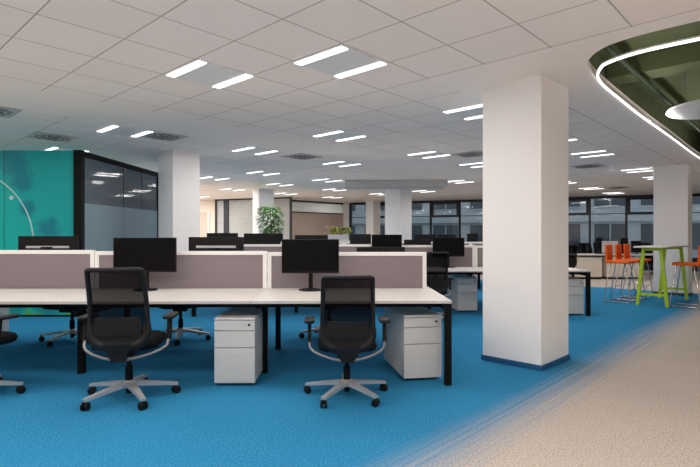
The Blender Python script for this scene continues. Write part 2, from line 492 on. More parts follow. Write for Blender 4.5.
for a, b in zip(cuts, cuts[1:]):
    p, q = ga.lerp(gb, a) + gd * 0.004, ga.lerp(gb, b) - gd * 0.004
    bm = B(); bar(bm, (p.x, p.y, 1.34), (q.x, q.y, 1.34), 0.012, 2.58); pane = obj('pane', bm, M['film'], part)
    bm = B(); n_ = Vector((-gd.y, gd.x, 0)) * -0.009
    bar(bm, (p.x + n_.x, p.y + n_.y, 0.96), (q.x + n_.x, q.y + n_.y, 0.96), 0.003, 1.76); obj('frosted_film', bm, M['film_low'], pane)
    if b < 1:
        bm = B(); bar(bm, (q.x, q.y, 1.34), (q.x + gd.x * 0.014, q.y + gd.y * 0.014, 1.34), 0.02, 2.58); obj('glass_joint', bm, M['black_metal'], part)

# far end: warm wall with a door, patterned glazing, beige panels under frosted glass
bm = B(); bx(bm, XL, -5.72, 21.5, 21.62, 0, CEIL); struct('wall_far', bm, M['beige_wall'])
bm = B(); bx(bm, px(197, 21.5), px(208, 21.5), 21.46, 21.5, 0, zy(212, 21.5)); d1 = struct('door_1', bm, M['beige_panel'])
bm = B()
for x in (px(196, 21.5), px(208.8, 21.5)): bx(bm, x - 0.03, x + 0.03, 21.44, 21.5, 0, zy(211.4, 21.5))
obj('door_frame', bm, M['frame_white'], d1)
bm = B(); tube(bm, [(px(206.3, 21.4), 21.45, 1.05), (px(206.3, 21.4), 21.41, 1.05), (px(204, 21.4), 21.41, 1.05)], 0.012, 6); obj('door_handle', bm, M['silver'], d1)
w2 = thing('x', '', ''); w2.name = 'window_2'; w2['kind'] = 'structure'
for k in ('label', 'category'): del w2[k]
la_, lb_ = Vector((-5.70, 21.5, 0)), Vector((-2.35, 20.12, 0))
ld = (lb_ - la_).normalized()
bm = B()
for t_, w_ in ((0.0, 0.10), (0.145, 0.26), (0.6, 0.06), (0.995, 0.08)):
    p = la_.lerp(lb_, t_); box(bm, (p.x, p.y, CEIL / 2), (w_, 0.08, CEIL), rz=math.atan2(ld.y, ld.x))
bar(bm, (la_.x, la_.y, CEIL - 0.03), (lb_.x, lb_.y, CEIL - 0.03), 0.07, 0.06)
obj('frame', bm, M['win_frame'], w2)
for a, b in ((0.0, 0.145), (0.145, 0.6), (0.6, 0.995)):
    p, q = la_.lerp(lb_, a), la_.lerp(lb_, b)
    bm = B(); bar(bm, (p.x, p.y, 1.42), (q.x, q.y, 1.42), 0.012, 2.76); obj('pane', bm, M['pattern_glass'], w2)
ka, kb = Vector((-3.30, 21.0, 0)), Vector((-0.14, 24.05, 0))
ka = Vector((-2.35, 21.98 - 0.06, 0)); ka = Vector((-3.45, 20.9, 0))
kd = (kb - ka).normalized()
w3 = thing('x', '', ''); w3.name = 'window_3'; w3['kind'] = 'structure'
for k in ('label', 'category'): del w3[k]
bm = B(); bar(bm, (ka.x, ka.y, CEIL - 0.035), (kb.x, kb.y, CEIL - 0.035), 0.07, 0.07)
bar(bm, (ka.x, ka.y, 2.34), (kb.x - kd.x * 0.2, kb.y - kd.y * 0.2, 2.34), 0.07, 0.045)
p = kb - kd * 0.18; box(bm, (p.x, p.y, 1.17), (0.06, 0.06, 2.34), rz=PI / 4)
obj('frame', bm, M['win_frame'], w3)
n = 5
for k in range(n):
    p, q = ka.lerp(kb, 0.95 * k / n) + kd * 0.006, ka.lerp(kb, 0.95 * (k + 1) / n) - kd * 0.006
    bm = B(); bar(bm, (p.x, p.y, 1.16), (q.x, q.y, 1.16), 0.05, 2.32); obj('panel', bm, M['beige_panel'], w3)
for k in range(3):
    p, q = ka.lerp(kb, k / 3), ka.lerp(kb, (k + 1) / 3)
    bm = B(); bar(bm, (p.x, p.y, 2.58), (q.x, q.y, 2.58), 0.012, 0.43); obj('pane', bm, M['frost'], w3)

# window facade
fang = math.atan(FSL); fc, fs = math.cos(fang), math.sin(fang)
def fpt(x, off=0.0): return (x - fs * off, fy(x) + fc * off)
STEP = 1.18
x = 3.58 - STEP * 3; k = 0; wn = 4
while x < XR - 0.2:
    x2 = min(x + STEP, XR - 0.05)
    sash = (k % 2 == 1)
    w = thing('x', '', ''); w.name = 'window_%d' % wn; w['kind'] = 'structure'; wn += 1
    for q in ('label', 'category'): del w[q]
    mx_ = (x + x2) / 2; wd = (x2 - x) / fc
    w.location = (mx_, fy(mx_), 0); w.rotation_euler = (0, 0, fang)
    bm = B()
    bx(bm, -wd / 2 - 0.035, -wd / 2 + 0.035, -0.09, 0.09, 0, CEIL); bx(bm, wd / 2 - 0.035, wd / 2 + 0.035, -0.09, 0.09, 0, CEIL)
    bx(bm, -wd / 2, wd / 2, -0.08, 0.08, CEIL - 0.10, CEIL); bx(bm, -wd / 2, wd / 2, -0.08, 0.08, 0, 0.5)
    if sash:
        bx(bm, -wd / 2, wd / 2, -0.07, 0.07, 2.12, 2.22)
    else:
        bx(bm, -wd / 2, wd / 2, -0.06, 0.06, 2.15, 2.18)
    obj('frame', bm, M['win_frame'], w)
    if sash:
        bm = B()
        for s_ in (-1, 1): bx(bm, s_ * (wd / 2 - 0.035), s_ * (wd / 2 - 0.135), -0.06, 0.06, 2.22, CEIL - 0.1)
        bx(bm, -wd / 2, wd / 2, -0.06, 0.06, CEIL - 0.17, CEIL - 0.1)
        obj('sash', bm, M['win_frame'], w)
    bm = B(); bx(bm, -wd / 2 + 0.02, wd / 2 - 0.02, -0.006, 0.006, 0.48, CEIL - 0.08); obj('pane', bm, M['glass'], w)
    x += STEP; k += 1
# closing walls at the ends of the facade (the glazed rooms behind)
xa = 3.58 - STEP * 3
bm = B(); a, b = fpt(XL), fpt(xa - 0.06)
bar(bm, (a[0], a[1], CEIL / 2), (b[0], b[1], CEIL / 2), 0.15, CEIL); struct('wall_facade', bm, M['wall'])

# outside: pavement and the building across the street
bm = B(); bx(bm, -40, 60, 27.6, 80, -0.3, -0.2); struct('ground', bm, M['pavement'])
nb = thing('office_building', 'grey building across the street with rows of dark windows, seen through the glazing', 'building', (6.5, fy(6.5) + 14, -0.2), fang)
bm = B(); bx(bm, -26, 26, 0, 6, 0, 11); obj('wall', bm, M['outer_wall'], nb)
bm = B()
for z in (2.95, 6.2): bx(bm, -26, 26, -0.25, 0.0, z - 0.55, z - 0.25)
obj('ledge', bm, M['outer_wall'], nb)
for r, z0 in enumerate((0.7, 3.35)):
    for c in range(13):
        bm = B(); xx = -16 + c * 2.55
        bx(bm, xx, xx + 1.75, -0.05, 0.02, z0, z0 + 1.55)
        f = obj('window', bm, M['outer_dark'], nb)
        bm = B(); bx(bm, xx + 0.85, xx + 0.92, -0.07, -0.04, z0, z0 + 1.55); bx(bm, xx - 0.04, xx + 1.79, -0.09, -0.04, z0 - 0.06, z0); obj('window_bar', bm, M['outer_wall'], f)

# ------------------------------------------------------------------ ceiling fittings
def light_proto():
    t = thing('ceiling_light', '', 'ceiling light', group='twin-bar ceiling lights')
    bm = B(); box(bm, (0, 0, -0.006), (0.598, 0.592, 0.012)); obj('housing', bm, M['light_panel'], t)
    for s in (-1, 1):
        bm = B(); box(bm, (s * 0.252, 0, -0.016), (0.085, 0.585, 0.012), bevel=0.003, seg=1); obj('light_bar', bm, M['lamp'], t)
    t2 = bpy.data.lights.new('lamp', 'AREA'); t2.shape = 'RECTANGLE'; t2.size = 0.08; t2.size_y = 0.57
    t2.energy = LAMP_W / 2; t2.color = (1.0, 0.955, 0.915)
    for s in (-1, 1):
        lo = bpy.data.objects.new('lamp', t2); lo.location = (s * 0.252, 0, -0.025); lo.parent = t; COL.objects.link(lo)
    return t
LP = light_proto()
LROT = math.radians(47)            # local x runs along u
ROWS = {
 2.84: [2.94, 5.37, 7.80, 9.78, 13.02, 15.0],
 5.15: [5.30, 7.75, 9.62, 14.6, 17.05, 19.5],
 7.22: [2.88, 5.22, 7.50, 12.35, 14.6],
 9.74: [2.88, 7.32, 9.52, 14.2],
 11.6: [7.10, 9.35, 11.7, 14.1],
 14.0: [9.3, 11.6, 14.0],
}
SPEC = {(2.32, 4.0): 'twin-bar ceiling light nearest the camera, at upper left of the view'}
ordn = ['nearest', 'second', 'third', 'fourth', 'fifth', 'sixth', 'seventh']
rown = {2.84: 'the rightmost diagonal row, passing the big white pillar', 5.15: 'the second diagonal row from the right',
        7.22: 'the third diagonal row from the right', 9.74: 'the fourth diagonal row from the right',
        11.6: 'the fifth diagonal row from the right', 14.0: 'the farthest left diagonal row, near the far glazing'}
def put_light(u0, v0, label):
    x, y = UV(u0 + 0.305, v0 + 0.30)
    return place(LP, (x, y, CEIL), LROT, label)
put_light(2.325, 4.0, SPEC[(2.32, 4.0)])
for v0, us in ROWS.items():
    for i, u0 in enumerate(us):
        put_light(u0, v0, 'twin-bar ceiling light, %s one along %s' % (ordn[i], rown[v0]))
# unseen fittings added outside the frame to raise bounce light on the ceiling
FILL_BACK = bpy.data.lights['lamp'].copy(); FILL_BACK.energy = LAMP_W * 0.95; FILL_BACK.spread = math.radians(105)
for i, (u0, v0) in enumerate(((0.5, 0.6), (0.5, 2.84), (2.3, 0.3), (-1.9, 2.84), (-1.9, 0.6), (0.5, 5.15), (-1.9, 5.15), (0.5, -1.7), (2.9, -2.3), (-1.9, -1.7), (5.3, -3.6), (7.7, -3.6), (10.1, -3.6), (12.5, -3.6), (0.5, 7.3), (0.5, 9.74), (-1.9, 7.3), (2.9, -4.6), (5.3, -5.9), (-4.3, 2.84), (-4.3, 5.15), (1.7, -1.0), (4.1, -3.0), (1.7, -3.4), (-0.7, 1.7), (-3.1, 1.7), (-0.7, -0.6), (-0.7, 4.0))):
    o = put_light(u0, v0, 'added twin-bar ceiling light out of view, for bounce light')
    for c in kids(o):
        if c.type == 'LIGHT' and o.location.y < -0.3: c.data = FILL_BACK

FILL_FAR = bpy.data.lights['lamp'].copy(); FILL_FAR.energy = LAMP_W * 1.5  # stronger lamps added out of sight to brighten the far glazing and ceiling
for i, (X, Y, l) in enumerate(((-3.6, 24.3, 'ceiling light in the glazed room behind the beige panels'), (-5.2, 23.4, 'ceiling light behind the patterned glazing'), (-7.4, 20.0, 'ceiling light over the doorway at the far left'), (-1.9, 23.9, 'ceiling light in the glazed room, right part'),
        (-7.6, 17.5, 'ceiling light at the far left, hidden behind the pillar'), (-5.6, 17.2, 'ceiling light at the far left, hidden behind the pillar'), (-7.6, 14.2, 'ceiling light at the far left, hidden behind the pillar'),
        (-5.9, 19.6, 'ceiling light at the far left, hidden behind the pillar'), (-5.6, 14.6, 'ceiling light at the far left, hidden behind the pillar'))):
    o = place(LP, (X, Y, CEIL), LROT, 'added unseen twin-bar ' + l)
    for c in kids(o):
        if c.type == 'LIGHT': c.data = FILL_FAR
for (u0, v0) in ((12.2, 5.2),):  # one more unseen fitting, added for extra light
    put_light(u0, v0, 'added twin-bar ceiling light hidden behind the big white pillar')
def vent_proto():
    t = thing('air_vent', '', 'air vent', group='square perforated air vents')
    bm = B(); box(bm, (0, 0, -0.005), (0.595, 0.595, 0.010), bevel=0.003, seg=1); obj('plate', bm, M['vent'], t)
    bm = B()
    for ring, (r, n, w) in enumerate(((0.075, 5, 0.03), (0.15, 8, 0.04), (0.225, 12, 0.045))):
        tube(bm, [(r * math.cos(2 * PI * k / 24), r * math.sin(2 * PI * k / 24), -0.0105) for k in range(24)], 0.003, 4, True)
        for k in range(n):
            a = 2 * PI * k / n + ring * 0.3
            box(bm, (r * math.cos(a), r * math.sin(a), -0.011), (0.065, w * 0.55, 0.003), rz=a + 0.8)
    for k in range(4): bar(bm, (0.225 * math.cos(k * PI / 4), 0.225 * math.sin(k * PI / 4), -0.0105), (-0.225 * math.cos(k * PI / 4), -0.225 * math.sin(k * PI / 4), -0.0105), 0.006, 0.002)
    obj('slots', bm, M['slot'], t)
    return t
VP = vent_proto()
for u, v, l in ((3.76, 7.5, 'square air vent in the ceiling beside the light above the glass partition'),
                (2.62, 8.85, 'square air vent in the ceiling above the teal mural'),
                (6.59, 7.43, 'square air vent in the ceiling left of centre, over the desks'),
                (8.6, 4.84, 'square air vent just left of the big white pillar'),
                (11.83, 3.78, 'square air vent in the ceiling right of the big white pillar'),
                (1.5, 7.5, 'square air vent at the left edge of the view'),
                (17.73, 4.75, 'square air vent in the ceiling near the far right windows')):
    x, y = UV(u, v); place(VP, (x, y, CEIL), LROT, l)

# recess: strip light, green ducts, hanging disc
led_uv = smooth([(4.80, -2.3), (4.79, -0.5), (4.775, 0.6), (4.765, 0.957), (4.79, 1.2), (4.89, 1.41), (5.0, 1.49), (5.12, 1.545), (5.25, 1.585), (5.6, 1.632), (6.4, 1.662), (7.39, 1.692), (9, 1.707), (12.9, 1.72), (13.8, 1.25), (14.05, 0.5), (14.05, -2.3)])
led = thing('strip_light', 'thin white strip light curving round the edge of the green ceiling recess', 'strip light')
bm = B(); tube(bm, [UV(u, v) + (CEIL - 0.012,) for u, v in led_uv], 0.0115, 8); obj('light_tube', bm, M['led'], led, 40)
bm = B()
for p, q in zip(led_uv, led_uv[1:]):
    a, b = UV(*p), UV(*q); bar(bm, a + (CEIL + 0.008,), b + (CEIL + 0.008,), 0.018, 0.016)
obj('channel', bm, M['plaster'], led)
for (a, b) in (((4.79, -1.6), (4.775, 0.9)), ((5.7, 1.45), (9.0, 1.5)), ((9.2, 1.5), (12.8, 1.52))):       # the strip also shines up into the recess
    p, q = Vector(UV(*a)), Vector(UV(*b)); L = (q - p).length
    t2 = bpy.data.lights.new('strip_lamp', 'AREA'); t2.shape = 'RECTANGLE'; t2.size = L; t2.size_y = 0.03
    t2.energy = (1.5 if a[0] < 5 else 0.9) * L; t2.color = (1.0, 0.96, 0.93)
    lo = bpy.data.objects.new('strip_lamp', t2); c = (p + q) / 2; lo.location = (c.x, c.y, CEIL + 0.05)
    lo.rotation_euler = (PI, 0, math.atan2((q - p).y, (q - p).x)); lo.parent = led; COL.objects.link(lo)
def ubar(bm, u0, v0, u1, v1, z, w, h):
    a, b = UV(u0, v0), UV(u1, v1); bar(bm, a + (z,), b + (z,), w, h)
def ubeam(name, label, cat, u0, v0, u1, v1, z, w, h, m):
    bm = B(); ubar(bm, u0, v0, u1, v1, z, w, h); return tag(obj(name, bm, m), label, cat)
ubeam('ceiling_beam', 'green painted beam in the ceiling recess, nearest the camera', 'beam', 5.75, -2.8, 5.75, 2.04, 3.55, 0.22, 0.14, M['green_dark'])
ubeam('air_duct', 'dark green rectangular duct inside the ceiling recess', 'duct', 7.6, -0.3, 14.7, -0.3, 3.42, 0.55, 0.24, M['green_dark'])
ubeam('air_duct', 'green cross duct inside the ceiling recess, behind the white disc', 'duct', 7.3, -2.8, 7.3, 2.04, 3.46, 0.4, 0.22, M['green'])
bm = B(); tube(bm, [p + (3.24,) for p in [UV(*q) for q in smooth([(5.05, -2.8), (5.05, 0.9), (5.15, 1.3), (5.5, 1.55), (6.0, 1.6), (14.6, 1.62)], 6)]], 0.03, 8)
tag(obj('pipe', bm, M['green_dark'], None, 40), 'thin dark green pipe running round the ceiling recess', 'pipe')
ds = thing('acoustic_disc', 'round white acoustic disc hanging inside the green ceiling recess', 'ceiling disc', (4.80, 6.5, 2.96))
bm = B(); lathe(bm, [(0.60, -0.02), (0.62, -0.012), (0.62, 0.012), (0.60, 0.02)], 48); obj('disc', bm, M['plaster'], ds, 40)
for k in range(3):
    a = 2 * PI * k / 3 + 0.4
    bm = B(); tube(bm, [(0.4 * math.cos(a), 0.4 * math.sin(a), 0.02), (0.4 * math.cos(a), 0.4 * math.sin(a), 0.66)], 0.003, 5); obj('wire', bm, M['silver'], ds)

# ------------------------------------------------------------------ bench desks with divider screens
BR = math.radians(0.8)
def bench(x_joints, y0, label, depth=1.0, depth2=None, two=True):
    """x_joints from right to left; y0 = near edge; the two halves meet at y0+depth+0.03"""
    xr = x_joints[0]; yc = y0 + depth + 0.03
    t = thing('bench_desk', label, 'desk', (xr, y0, 0), BR, 'long white bench desks')
    L = [x - xr for x in x_joints]
    full = depth + 0.06 + (depth2 or depth) if two else depth
    for a, b in zip(L, L[1:]):
        bm = B(); bx(bm, b + 0.002, a - 0.002, 0, depth, 0.713, 0.74, 0.003); obj('tabletop', bm, M['desk'], t)
        if two:
            bm = B(); bx(bm, b + 0.002, a - 0.002, depth + 0.06, full, 0.713, 0.74, 0.003); obj('tabletop', bm, M['desk'], t)
    # end frame
    for xe in (L[0] - 0.03, L[-1] + 0.03):
        bm = B(); bx(bm, xe - 0.03, xe + 0.03, 0.005, 0.065, 0, 0.712, 0.003); obj('leg', bm, M['black_metal'], t)
        bm = B(); bx(bm, xe - 0.03, xe + 0.03, full - 0.065, full - 0.005, 0, 0.712, 0.003); obj('leg', bm, M['black_metal'], t)
        bm = B(); bx(bm, xe - 0.03, xe + 0.03, 0.065, full - 0.065, 0.65, 0.712); obj('crossbar', bm, M['black_metal'], t)
    for xm in L[1:-1]:
        for yy in (0.45, full - 0.5 if two else depth - 0.2):
            bm = B(); bx(bm, xm + 0.035, xm + 0.09, yy - 0.03, yy + 0.03, 0, 0.66, 0.003); obj('leg', bm, M['black_metal'], t)
        bm = B(); bx(bm, xm + 0.035, xm + 0.09, 0.1, full - 0.1, 0.66, 0.712); obj('crossbar', bm, M['black_metal'], t)
    for yy in ((0.16, full - 0.16) if two else (0.16,)):
        bm = B(); bx(bm, L[-1] + 0.06, L[0] - 0.06, yy - 0.02, yy + 0.02, 0.665, 0.712); obj('rail', bm, M['black_metal'], t)
    return t
def screens(x_joints, yc, labels, y0, shorten=0.045, tops=(1.15,) * 9):
    """divider screens standing in the gap along the middle of the bench"""
    xr = x_joints[0]
    out = []
    for i, (a, b) in enumerate(zip(x_joints, x_joints[1:])):
        a2 = a - (shorten if i == 0 else 0.004); b2 = b + 0.004
        w = a2 - b2
        c = Vector(((a2 + b2) / 2 - xr, yc - y0, 0)); c.rotate(Matrix.Rotation(BR, 3, 'Z'))
        t = thing('desk_divider', labels[i], 'desk divider', (xr + c.x, y0 + c.y, 0.714), BR, 'mauve desk dividers')
        h = tops[i] - 0.714
        bm = B(); fw = 0.042
        bx(bm, -w / 2, -w / 2 + fw, -0.018, 0.018, 0, h, 0.003); bx(bm, w / 2 - fw, w / 2, -0.018, 0.018, 0, h, 0.003)
        bx(bm, -w / 2 + fw, w / 2 - fw, -0.018, 0.018, h - fw, h, 0.003); bx(bm, -w / 2 + fw, w / 2 - fw, -0.018, 0.018, 0, 0.022, 0.003)
        obj('frame', bm, M['frame_white'], t)
        bm = B(); bx(bm, -w / 2 + fw, w / 2 - fw, -0.011, 0.011, 0.022, h - fw); obj('fabric_panel', bm, M['fabric'], t)
        out.append(t)
    return out
R1 = [0.885, -0.87, -2.60, -4.40]
S1 = [0.885, -0.875, -2.715, -4.5]
bench(R1, 4.375, 'long white bench desk nearest the camera, with black legs', depth=1.045, depth2=0.85)
screens(S1, 5.45, ['mauve divider at the right end of the front desk', 'mauve divider in the middle of the front desk, between the two monitors',
                    'mauve divider at the left end of the front desk'], 4.375, tops=(1.127, 1.138, 1.149))
R2 = [3.915, 2.29, 0.66, -0.97, -2.55]
bench(R2, 8.19, 'second long white bench desk, partly behind the big white pillar')
screens(R2, 9.22, ['mauve divider of the second desk row, right end beside the big pillar', 'mauve divider of the second desk row behind its near right monitor',
                   'mauve divider of the second desk row, third from its right end', 'mauve divider of the second desk row, left end near the left pillar'], 8.19, tops=(1.125, 1.135, 1.15, 1.15))
R3 = [4.75, 3.12, 1.49, -0.14, -1.77]
bench(R3, 12.0, 'third long white bench desk, farther back in front of the windows')
screens(R3, 13.03, ['mauve divider of the third desk row, right end behind the big pillar', 'mauve divider of the third desk row seen just left of the big pillar',
                    'mauve divider of the third desk row, third from its right end', 'mauve divider of the third desk row, left end by the potted tree'], 12.0)

# ------------------------------------------------------------------ monitors
def monitor(w, h, zc, back_strip=False):
    """screen faces -y; origin on the desk under the stand"""
    t = thing('monitor', '', 'monitor')
    z0, z1 = zc - h / 2, zc + h / 2
    bm = B(); box(bm, (0, -0.03, zc), (w, 0.028, h), bevel=0.005); obj('housing', bm, M['black_plastic'], t)
    bm = B(); box(bm, (0, -0.0445, zc + 0.006), (w - 0.016, 0.002, h - 0.028)); obj('screen', bm, M['screen'], t)
    bm = B(); box(bm, (0, 0.02, (zc + 0.0) / 2 + 0.01), (0.045, 0.02, zc), bevel=0.004); box(bm, (0, 0.0, zc), (0.12, 0.05, 0.12), bevel=0.008); obj('neck', bm, M['black_plastic'], t)
    bm = B(); lathe(bm, [(0.118, 0.0), (0.122, 0.004), (0.118, 0.011), (0.03, 0.016)], 28, (0, -0.02, 0)); obj('base', bm, M['black_plastic'], t, 30)
    if back_strip:
        bm = B(); box(bm, (0, -0.013, z0 + back_strip), (w * 0.72, 0.012, 0.026), bevel=0.003); obj('back_strip', bm, M['strip'], t)
    return t
DZ = 0.741
def mon_px(p0, p1, ytop, ybot, Y, label, facing=1, strip=False, h=None):
    w = (p1 - p0) / F * Y; zt = zy(ytop, Y)
    hh = h or (zt - zy(ybot, Y))
    m = monitor(w, hh, zt - hh / 2 - DZ, strip)
    m.location = (px((p0 + p1) / 2, Y), Y + (0.03 if facing > 0 else -0.03), DZ)
    m.rotation_euler = (0, 0, BR if facing > 0 else PI + BR)
    m['label'] = label
    return m
mon_px(113.8, 176.2, 237.6, 272.2, 5.19, 'black monitor on the front desk behind the left office chair')
mon_px(281.8, 339.0, 239.2, 273.2, 5.19, 'black monitor on the front desk behind the right office chair')
mon_px(19, 78, 236, 0, 5.66, 'monitor seen from behind over the front divider, before the teal mural', -1, 0.236, h=0.36)
mon_px(189, 243.7, 237, 0, 5.66, 'monitor seen from behind over the front divider, beside the left pillar', -1, 0.25, h=0.36)
mon_px(356.6, 405, 247, 0, 5.66, 'low-set monitor seen from behind, only its top above the front divider', -1, h=0.33)
mon_px(432.6, 464.4, 237.6, 256.6, 9.0, 'black monitor on the second desk, left of the big white pillar')
mon_px(371.6, 401.8, 234.6, 246.2, 9.0, 'black monitor in the middle of the second desk, in front of the middle pillar', h=0.32)
mon_px(207, 238, 233, 0, 9.55, 'monitor at the left end of the second desk, behind the left pillar', -1, h=0.35)
mon_px(244, 275, 233.4, 0, 9.55, 'monitor on the far side of the second desk, below the potted tree', -1, h=0.35)
mon_px(295, 328, 235, 0, 9.55, 'monitor on the far side of the second desk, showing above the right front monitor', -1, h=0.35)
mon_px(350, 371, 234, 0, 9.55, 'monitor on the far side of the second desk, next to the flower planter', -1, h=0.35)
mon_px(404, 431, 239.6, 0, 9.55, 'low monitor on the far side of the second desk, right of the middle pillar', -1, h=0.33)
for p0, p1, yt, Y, l in ((262, 283, 233.4, 13.4, 'far monitor on the third desk, just right of the potted tree trunk'),
                         (414, 436, 234.4, 13.4, 'far monitor on the third desk, right of the middle pillar by the windows'),
                         (438, 456, 234.4, 13.4, 'far monitor on the third desk, second right of the middle pillar'),
                         (467, 478, 233.6, 13.4, 'far monitor on the third desk, nearest the big white pillar')):
    mon_px(p0, p1, yt, 0, Y, l, -1, h=0.36)

# ------------------------------------------------------------------ task chairs
def chair_proto():
    t = thing('office_chair', '', 'office chair', group='black mesh office chairs')
    bm = B()
    for k in range(5):
        a = PI / 2 + 2 * PI * k / 5; c, s = math.cos(a), math.sin(a)
        bar(bm, (0.02 * c, 0.02 * s, 0.118), (0.20 * c, 0.20 * s, 0.098), 0.062, 0.036, 0.048, 0.028)
        bar(bm, (0.20 * c, 0.20 * s, 0.098), (0.365 * c, 0.365 * s, 0.076), 0.048, 0.028, 0.034, 0.020)
    lathe(bm, [(0.04, 0.085), (0.048, 0.10), (0.048, 0.135), (0.038, 0.145)], 16)
    obj('star_base', bm, M['silver'], t, 35)
    for k in range(5):
        a = PI / 2 + 2 * PI * k / 5; c, s = math.cos(a), math.sin(a)
        bm = B()
        for o_ in (-0.017, 0.017):
            Mr = Matrix.Rotation(a + 0.5, 4, 'Z') @ Matrix.Rotation(PI / 2, 4, 'X')
            off = Matrix.Rotation(a + 0.5, 4, 'Z') @ Vector((0, o_, 0))
            lathe(bm, [(0.022, -0.010), (0.030, -0.007), (0.030, 0.007), (0.022, 0.010)], 14, (0.35 * c + off.x, 0.35 * s + off.y, 0.0305), Mr)
        lathe(bm, [(0.012, 0.03), (0.012, 0.075)], 8, (0.35 * c, 0.35 * s, 0))
        obj('caster', bm, M['black_plastic'], t, 35)
    bm = B(); lathe(bm, [(0.022, 0.04), (0.022, 0.09), (0.030, 0.12), (0.030, 0.25), (0.019, 0.255), (0.019, 0.37)], 14); obj('gas_column', bm, M['black_metal'], t, 35)
    bm = B(); box(bm, (0, -0.02, 0.385), (0.17, 0.30, 0.055), bevel=0.015); obj('tilt_mechanism', bm, M['black_plastic'], t)
    bm = B(); slab(bm, rrect(0.49, 0.48, 0.11, 6, 0, 0.03), 0.41, 0.485, 0.03); obj('seat', bm, M['seat'], t, 50)
    # back: frame outline in (x, z), bent in y
    def by(x, z):
        q = (z - 0.47) / 0.56
        return -0.235 - 0.125 * q + 0.03 * math.sin(q * PI) + 0.055 * (x / 0.23) ** 2 * (0.4 + 0.6 * q)
    zb, zt = 0.455, 1.03
    def halfw(z):
        if z < zb + 0.13:
            q = 1 - (z - zb) / 0.13; return 0.09 + 0.117 * math.sqrt(max(0, 1 - q * q))
        return 0.210 - 0.016 * (z - zb) / (zt - zb)
    right = [(halfw(zb + (zt - 0.02 - zb) * (k / 22) ** 1.4), zb + (zt - 0.02 - zb) * (k / 22) ** 1.4) for k in range(23)]
    loop = right + [(0.191, zt - 0.004), (0.175, zt), (0.1, zt), (0, zt), (-0.1, zt), (-0.175, zt), (-0.191, zt - 0.004)] + [(-x, z) for x, z in right[::-1]] + [(0.0, zb - 0.004)]
    rad = [0.042 - 0.024 * min(1, max(0, (z - zb) / 0.18)) for x, z in loop]
    bm = B(); tube(bm, [(x, by(x, z), z) for x, z in loop], rad, 8, True); obj('back_frame', bm, M['dark_plastic'], t, 60)
    bm = B(); rows = []                      # broad lower shell of the back
    low = [p for p in right if p[1] < 0.66]
    for x, z in low[::-1] + [(-x, z) for x, z in low]:
        xi, zi = x + (0 - x) * 0.22, z + (0.70 - z) * 0.33
        if z > 0.56:
            q = min(1, (z - 0.56) / 0.09); xi, zi = xi + (x - xi) * q * 0.8, zi + (z - zi) * q
        rows.append([bm.verts.new((a, by(a, b) + o_, b)) for a, b, o_ in ((x, z, -0.014), (xi, zi, -0.008), (xi, zi, 0.008), (x, z, 0.014))])
    for A, C in zip(rows, rows[1:]):
        for j in range(4): bm.faces.new((A[j], A[(j + 1) % 4], C[(j + 1) % 4], C[j]))
    bm.faces.new(rows[0]); bm.faces.new(rows[-1][::-1])
    obj('lower_shell', bm, M['yoke'], t, 50)
    bm = B(); rows = []
    for i in range(19):
        z = zb + 0.002 + (zt - zb - 0.004) * (i / 18) ** 1.15; hw = halfw(z)
        rows.append([bm.verts.new((hw * (j / 5 - 1), by(hw * (j / 5 - 1), z) + 0.002, z)) for j in range(11)])
    for A, C in zip(rows, rows[1:]):
        for j in range(10): bm.faces.new((A[j], A[j + 1], C[j + 1], C[j]))
    obj('back_mesh', bm, M['mesh'], t, 60)
    bm = B(); rows = []
    for z in (0.535, 0.545, 0.60, 0.665, 0.675):
        rows.append([])
        for d_ in (-0.024, -0.008):
            rows[-1].append([bm.verts.new((0.165 * (j / 6 - 1) * (1 if 0.54 < z < 0.67 else 0.93), by(0.165 * (j / 6 - 1), z) + d_, z)) for j in range(13)])
    for A, C in zip(rows, rows[1:]):
        for j in range(12):
            bm.faces.new((A[0][j], A[0][j + 1], C[0][j + 1], C[0][j])); bm.faces.new((A[1][j], C[1][j], C[1][j + 1], A[1][j + 1]))
        for j in (0, 12): bm.faces.new((A[0][j], C[0][j], C[1][j], A[1][j]))
    for r in (rows[0], rows[-1]):
        for j in range(12): bm.faces.new((r[0][j], r[0][j + 1], r[1][j + 1], r[1][j]))
    obj('lumbar_pad', bm, M['lumbar'], t, 50)
    bm = B()
    bar(bm, (0, -0.08, 0.378), (0, -0.235, 0.385), 0.11, 0.035, 0.12, 0.04)
    bar(bm, (0, -0.225, 0.345), (0, -0.262, 0.48), 0.10, 0.04, 0.20, 0.04, up=(0, 1, 0))
    obj('spine', bm, M['yoke'], t)
    for s in (-1, 1):
        bm = B()
        cp = [(0.04, -0.215, 0.352), (0.12, -0.20, 0.362), (0.21, -0.165, 0.382), (0.28, -0.115, 0.405), (0.31, -0.07, 0.43), (0.315, -0.035, 0.49)]
        tube(bm, [(s * x, y, z) for x, y, z in cp], [0.014, 0.013, 0.012, 0.012, 0.011, 0.011], 8); obj('arm_bracket', bm, M['bracket'], t, 50)
        bm = B(); bar(bm, (s * 0.315, -0.035, 0.47), (s * 0.315, -0.015, 0.632), 0.028, 0.06, 0.028, 0.05, up=(0, 1, 0)); arm = obj('arm_post', bm, M['black_plastic'], t)
        bm = B(); slab(bm, rrect(0.085, 0.25, 0.035, 4, s * 0.315, 0.02), 0.628, 0.656, 0.008); obj('arm_pad', bm, M['dark_plastic'], arm, 50)
    return t
CP = chair_proto()
d = math.radians
C1 = place(CP, (-1.775, 4.05, 0), d(6), 'black mesh office chair in front of the left monitor, seen from behind', s=1.02)
C2 = place(CP, (-0.025, 4.10, 0), d(2), 'black mesh office chair in front of the right monitor, seen from behind', s=0.96)
for c_, a_ in ((C1, -3), (C2, 3)):           # swivel bases
    for k_ in kids(c_):
        if k_.name.startswith(('star_base', 'caster')): k_.rotation_euler = (0, 0, d(a_))
